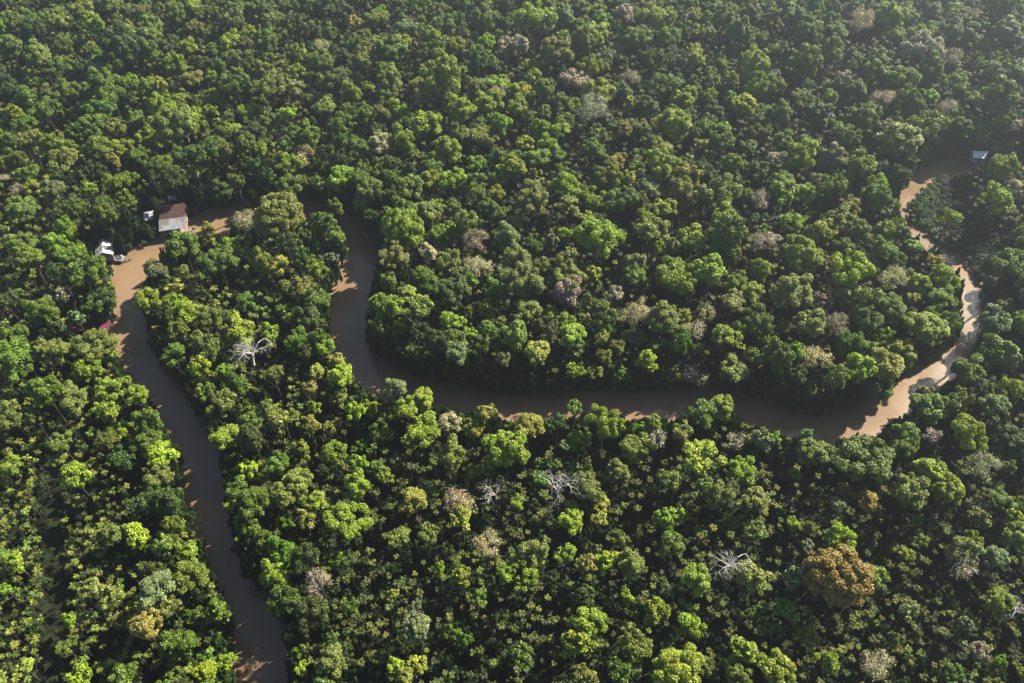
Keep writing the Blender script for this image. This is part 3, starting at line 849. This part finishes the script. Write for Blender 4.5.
# ------------------------------------------------------------------ the rest of each kind as one object
def scatter(name, label, pts, protos):
    """pts: (location, rotation, scale, tint, prototype index); copies of whole plants' meshes on points."""
    me = bpy.data.meshes.new(name)
    me.from_pydata([p[0] for p in pts], [], [])
    for an, ty, i in (('rot', 'FLOAT_VECTOR', 1), ('scl', 'FLOAT_VECTOR', 2), ('tint', 'FLOAT_VECTOR', 3)):
        a = me.attributes.new(an, ty, 'POINT')
        a.data.foreach_set('vector', [c for p in pts for c in p[i]])
    a = me.attributes.new('proto', 'INT', 'POINT')
    a.data.foreach_set('value', [p[4] for p in pts])
    o = tag(link(name, me), label, None, None, 'stuff')
    g = bpy.data.node_groups.new(name, 'GeometryNodeTree')
    g.interface.new_socket('Geometry', in_out='INPUT', socket_type='NodeSocketGeometry')
    g.interface.new_socket('Geometry', in_out='OUTPUT', socket_type='NodeSocketGeometry')
    gi, go = g.nodes.new('NodeGroupInput'), g.nodes.new('NodeGroupOutput')
    jn = g.nodes.new('GeometryNodeJoinGeometry')
    def attr(n, ty):
        x = g.nodes.new('GeometryNodeInputNamedAttribute'); x.data_type = ty; x.inputs['Name'].default_value = n
        return x.outputs[0]
    rot, scl, pr = attr('rot', 'FLOAT_VECTOR'), attr('scl', 'FLOAT_VECTOR'), attr('proto', 'INT')
    e2r = g.nodes.new('FunctionNodeEulerToRotation'); g.links.new(rot, e2r.inputs[0])
    for i, src in enumerate(protos):
        oi = g.nodes.new('GeometryNodeObjectInfo'); oi.transform_space = 'ORIGINAL'
        oi.inputs['Object'].default_value = src
        cp = g.nodes.new('FunctionNodeCompare'); cp.data_type = 'INT'; cp.operation = 'EQUAL'
        g.links.new(pr, cp.inputs[2]); cp.inputs[3].default_value = i
        ip = g.nodes.new('GeometryNodeInstanceOnPoints')
        g.links.new(gi.outputs[0], ip.inputs['Points']); g.links.new(cp.outputs[0], ip.inputs['Selection'])
        g.links.new(oi.outputs['Geometry'], ip.inputs['Instance'])
        g.links.new(e2r.outputs[0], ip.inputs['Rotation']); g.links.new(scl, ip.inputs['Scale'])
        g.links.new(ip.outputs[0], jn.inputs[0])
    g.links.new(jn.outputs[0], go.inputs[0])
    md = o.modifiers.new('plants', 'NODES')
    md.node_group = g
    return o

plist = [o for k in ('S', 'M', 'L') for o in (owner(m) for m in PROTO[k]) if o]
pclass = {k: [plist.index(owner(m)) for m in PROTO[k] if owner(m)] for k in ('S', 'M', 'L')}
tlist = [owner(m) for m in TRUNKS if owner(m)]
pts = []
for t in rest:
    R = random.Random(int(t['x'] * 131 + t['y'] * 977))
    k = klass(t['r'])
    if not pclass[k]:
        k = 'M'
    s = t['r'] / .92
    pts.append(((t['x'], t['y'], t['zc']), (R.uniform(-.12, .12), R.uniform(-.12, .12), R.uniform(0, 6.28)), (s * R.uniform(.9, 1.1), s * R.uniform(.9, 1.1), s * R.uniform(.8, 1.15) * (1.3 if t.get('bank') else 1)), vary(t['c'], R, .22), R.choice(pclass[k])))
    pts.append(((t['x'], t['y'], .8), (0, 0, R.uniform(0, 6.28)), (t['zc'] - .8,) * 3, (.1, .1, .1), len(plist) + R.randrange(len(tlist))))
scatter('forest', 'smaller broadleaf trees filling the canopy between the bigger crowns', pts, plist + tlist)

pp = [owner(m) for m in PALMS if owner(m)]
pts = []
for q in mass:
    R = random.Random(int(q['x'] * 131 + q['y'] * 7))
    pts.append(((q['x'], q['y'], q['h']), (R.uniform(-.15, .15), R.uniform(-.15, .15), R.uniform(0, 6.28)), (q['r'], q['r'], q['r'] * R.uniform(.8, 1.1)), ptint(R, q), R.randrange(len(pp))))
    pts.append(((q['x'], q['y'], .8), (0, 0, R.uniform(0, 6.28)), (q['h'] - .8,) * 3, (.1, .1, .1), len(pp)))
scatter('palm_thicket', 'dense thicket of slender palms between the trees', pts, pp + [owner(PTRUNK)])

sl = [owner(m) for m in PROTO['S'] if owner(m)]
pts = []
for q in shrubs:
    R = random.Random(int(q['x'] * 131 + q['y'] * 7))
    g = R.uniform(.7, 1.3) * (2.4 if q['low'] else 1)
    pts.append(((q['x'], q['y'], q['h'] * .55 + .5), (0, 0, R.uniform(0, 6.28)), (q['r'], q['r'], q['h'] * .6), (.020 * g, .038 * g, .008 * g), R.randrange(len(sl))))
scatter('undergrowth', 'low leafy undergrowth on the forest floor and riverbanks', pts, sl)

# ------------------------------------------------------------------ houses
def gable(mb, x0, x1, y0, y1, ze, zr, th=.06, over=.35):
    ym = (y0 + y1) / 2
    sl = (zr - ze) / (ym - y0)
    a = ze - over * sl
    mb.slab([(x0 - over, y0 - over, a), (x1 + over, y0 - over, a), (x1 + over, ym, zr), (x0 - over, ym, zr)], th)
    mb.slab([(x1 + over, y1 + over, a), (x0 - over, y1 + over, a), (x0 - over, ym + .004, zr), (x1 + over, ym + .004, zr)], th)

def walls(x0, x1, y0, y1, z0, ze, zr):
    mb = MB()
    ym = (y0 + y1) / 2
    for x, t in ((x0, .1), (x1 - .1, .1)):
        mb.add([(x, y0, z0), (x, y1, z0), (x, y1, ze), (x, ym, zr), (x, y0, ze), (x + t, y0, z0), (x + t, y1, z0), (x + t, y1, ze), (x + t, ym, zr), (x + t, y0, ze)],
               [(0, 4, 3, 2, 1), (5, 6, 7, 8, 9), (0, 1, 6, 5), (1, 2, 7, 6), (2, 3, 8, 7), (3, 4, 9, 8), (4, 0, 5, 9)])
    mb.box(x0 + .1, x1 - .1, y0, y0 + .1, z0, ze)
    mb.box(x0 + .1, x1 - .1, y1 - .1, y1, z0, ze)
    return mb

def house(name, label, loc, rz, wd, dp, floor, hw, rise, roof_m, wall_m, veranda=0, cat='house'):
    e = tag(empty(name, loc, rz), label, cat)
    x0, x1, y0, y1 = -wd / 2, wd / 2, -dp / 2, dp / 2
    ze = floor + hw
    walls(x0, x1, y0, y1, floor, ze, ze + rise - .12).build('wall', wall_m, e)
    mb = MB(); mb.box(x0 - .2, x1 + .2, y0 - .2 - veranda, y1 + .2, floor - .18, floor - .004); mb.build('floor_deck', M_WOOD, e)
    mb = MB(); gable(mb, x0, x1, y0, y1, ze + .03, ze + rise); mb.build('roof', roof_m, e)
    for px_ in (x0 + .15, 0, x1 - .15):
        for py_ in (y0 - veranda + .1, y0 + .4, y1 - .2):
            mb = MB(); mb.tube([(px_, py_, -1.2), (px_, py_, floor - .18)], [.1, .1], 6); mb.build('stilt', M_WOOD, e)
    d = MB(); d.box(-.45, .45, y0 - .03, y0 - .003, floor, floor + 1.9); dr = d.build('door', M_DARK, e)
    for sx in (-wd * .3, wd * .3):
        wn_ = MB(); wn_.box(sx - .4, sx + .4, y0 - .03, y0 - .003, floor + .9, floor + 1.7); f = wn_.build('window', M_DARK, e)
        fr = MB()
        fr.box(sx - .5, sx + .5, y0 - .05, y0 - .032, floor + .8, floor + .9); fr.box(sx - .5, sx + .5, y0 - .05, y0 - .032, floor + 1.7, floor + 1.8)
        fr.box(sx - .5, sx - .4, y0 - .05, y0 - .032, floor + .9, floor + 1.7); fr.box(sx + .4, sx + .5, y0 - .05, y0 - .032, floor + .9, floor + 1.7)
        fr.build('frame', M_GREYW, f)
    if veranda:
        mb = MB()
        mb.slab([(x0 - .4, y0 - veranda - .3, ze - 1.0), (x1 + .4, y0 - veranda - .3, ze - 1.0), (x1 + .4, y0 - .30, ze - .10), (x0 - .4, y0 - .30, ze - .10)], .05)
        mb.build('veranda_roof', M_ZINC, e)
        for k in range(4):
            px_ = x0 + .1 + (wd - .2) * k / 3
            mb = MB(); mb.tube([(px_, y0 - veranda, floor), (px_, y0 - veranda, ze - 1.0)], [.07, .07], 6); mb.build('veranda_post', M_WOOD, e)
    return e

p = at(173, 211, 4.2)
house('stilt_house', 'riverside house on stilts with rusty red metal roof and white sheet veranda', (p[0], p[1], .9), math.radians(13), 6.6, 6.4, 1.0, 2.5, 2.0, M_RUST, M_WOOD, 4.0)
p = at(105, 251, 3.0)
house('wooden_hut', 'small plank hut with white sheet gable roof beside the sunlit river', (p[0], p[1], .9), math.radians(110), 5.6, 4.0, .8, 2.1, 1.25, M_WHITE, M_GREYW)
p = at(978, 156, 3.0)
house('wooden_hut', 'distant pale blue-walled hut with white sheet roof at the top of the river', (p[0], p[1], .9), math.radians(-4), 3.8, 3.2, .8, 2.0, 1.1, M_BRIGHT, M_BLUE)

def shed(label, px, py, rz, wd, dp, h, roof_m):
    p = at(px, py, h)
    e = tag(empty('shed', (p[0], p[1], .9), math.radians(rz)), label, 'shed')
    mb = MB(); mb.slab([(-wd / 2, -dp / 2, h - .9), (wd / 2, -dp / 2, h - .9), (wd / 2, dp / 2, h - .5), (-wd / 2, dp / 2, h - .5)], .05); mb.build('roof', roof_m, e)
    mb = MB(); mb.box(-wd / 2 + .3, wd / 2 - .3, dp / 2 - .5, dp / 2 - .4, 0, h - .65); mb.build('wall', M_WOOD, e)
    for sx in (-1, 1):
        for sy in (-1, 1):
            x, y = sx * (wd / 2 - .15), sy * (dp / 2 - .15)
            mb = MB(); mb.tube([(x, y, -.8), (x, y, h - .9 + (.37 if sy > 0 else .0) - .03)], [.07, .06], 6); mb.build('post', M_WOOD, e)
shed('open shed with pale sheet roof left of the red-roofed house', 148.5, 216, 12, 2.6, 3.8, 3.2, M_WHITE)
shed('little lean-to with pale sheet roof behind the open shed', 156.5, 206.5, 20, 2.6, 1.7, 3.4, M_ZINC)
shed('small shed with dull red roof on the far side of the house', 190.5, 208, 8, 2.8, 3.0, 3.0, M_RUST)

def tank(px, py, label):
    p = at(px, py, 4.5)
    e = tag(empty('water_tank', (p[0], p[1], .9)), label, 'water tank', 'white water tanks behind the house')
    mb = MB(); mb.tube([(0, 0, 2.6), (0, 0, 2.65), (0, 0, 3.6), (0, 0, 3.8), (0, 0, 3.86)], [.5, .55, .6, .45, .2], 14); mb.build('barrel', M_TANK, e)
    mb = MB(); mb.box(-.7, .7, -.7, .7, 2.45, 2.58); mb.build('platform', M_WOOD, e)
    for sx in (-.55, .55):
        for sy in (-.55, .55):
            mb = MB(); mb.tube([(sx, sy, -.8), (sx, sy, 2.45)], [.07, .06], 6); mb.build('leg', M_WOOD, e)
tank(169.5, 196.5, 'white water tank on a stand behind the house, the one nearer the sheds')
tank(174.5, 195.5, 'white water tank on a stand behind the house, the one farther from the sheds')

def dock(px, py, rz, wd, ln, label):
    p = at(px, py, 1.0)
    e = tag(empty('dock', (p[0], p[1], 0), math.radians(rz)), label, 'dock')
    mb = MB(); mb.box(-wd / 2, wd / 2, -ln / 2, ln / 2, .86, .98); mb.build('deck', M_GREYW, e)
    for sx in (-1, 1):
        for k in (-1, 0, 1):
            mb = MB(); mb.tube([(sx * (wd / 2 - .1), k * (ln / 2 - .15), -1.6), (sx * (wd / 2 - .1), k * (ln / 2 - .15), .86)], [.08, .08], 6); mb.build('pile', M_WOOD, e)
    return p, rz
dock(179, 231.5, 17, 7.0, 1.6, 'grey plank landing stage in front of the red-roofed house')
dp, drz = dock(118, 258, -8, 3.6, 2.2, 'grey plank landing stage below the white-roofed hut')

def canoe(px, py, rz, ln, label, m):
    p = at(px, py, .15)
    e = tag(empty('canoe', (p[0], p[1], 0), math.radians(rz)), label, 'canoe')
    mb = MB()
    S = 13
    vs, fs = [], []
    for i in range(S):
        s = -1 + 2 * i / (S - 1)
        wd = .42 * (1 - abs(s) ** 2.6) + .02
        k = .34 + .22 * s ** 4
        x = s * ln / 2
        vs += [(x, -wd, k), (x, -wd * .55, -.08 + .2 * s ** 4), (x, wd * .55, -.08 + .2 * s ** 4), (x, wd, k), (x, wd * .85, k), (x, wd * .45, .0 + .24 * s ** 4), (x, -wd * .45, .0 + .24 * s ** 4), (x, -wd * .85, k)]
    for i in range(S - 1):
        for k in range(8):
            k2 = (k + 1) % 8
            fs.append((i * 8 + k, i * 8 + k2, (i + 1) * 8 + k2, (i + 1) * 8 + k))
    mb.add(vs, fs)
    mb.build('hull', m, e)
    for x in (-ln * .2, ln * .2):
        mb = MB(); mb.box(x - .12, x + .12, -.36, .36, .26, .30); mb.build('thwart', M_WOOD, e)
canoe(186, 231, 24, 5.2, 'grey wooden canoe moored beside the landing stage of the red-roofed house', M_GREYW)
canoe(124, 261.5, 20, 3.8, 'dark wooden canoe moored by the landing stage of the white-roofed hut', M_WOOD)
for (px, py, lab, m) in ((116.5, 257, 'blue plastic drum on the landing stage of the white-roofed hut', M_BARREL), (121.5, 256.5, 'white plastic drum on the landing stage of the white-roofed hut', M_TANK)):
    p = at(px, py, 1.4)
    e = tag(empty('drum', (p[0], p[1], .98)), lab, 'drum')
    mb = MB(); mb.tube([(0, 0, 0), (0, 0, .3), (0, 0, .32), (0, 0, .34), (0, 0, .6), (0, 0, .62), (0, 0, .64), (0, 0, .92)], [.3, .31, .34, .31, .31, .34, .31, .29], 14); mb.build('body', m, e)
    mb = MB(); mb.tube([(0, 0, .92), (0, 0, .96)], [.26, .25], 14); mb.build('lid', M_GREYW, e)

shed('wide low shelter with faded crimson roof, half hidden behind an olive tree', 78.5, 327.5, 28, 4.6, 2.8, 3.2, M_TARP)
shed('small shelter with faded crimson roof at the river edge', 105, 326, 8, 2.5, 3.0, 3.0, M_TARP)

# ------------------------------------------------------------------ haze
mb = MB(); mb.box(-600, 600, -60, 700, -3, 175)
hz = mb.build('haze', None) if False else None
me = mb.mesh('haze', M_DARK)
me.materials.clear()
m = bpy.data.materials.new('haze')
m.use_nodes = True
t = m.node_tree
t.nodes.remove(t.nodes['Principled BSDF'])
pv = N(t, 'ShaderNodeVolumePrincipled')
pv.inputs['Color'].default_value = (.80, .90, 1.0, 1)
pv.inputs['Density'].default_value = .0005
pv.inputs['Anisotropy'].default_value = .83
t.links.new(pv.outputs[0], t.nodes['Material Output'].inputs['Volume'])
me.materials.append(m)
tag(link('haze', me), 'thin pale morning haze over the whole forest', None, None, 'stuff')
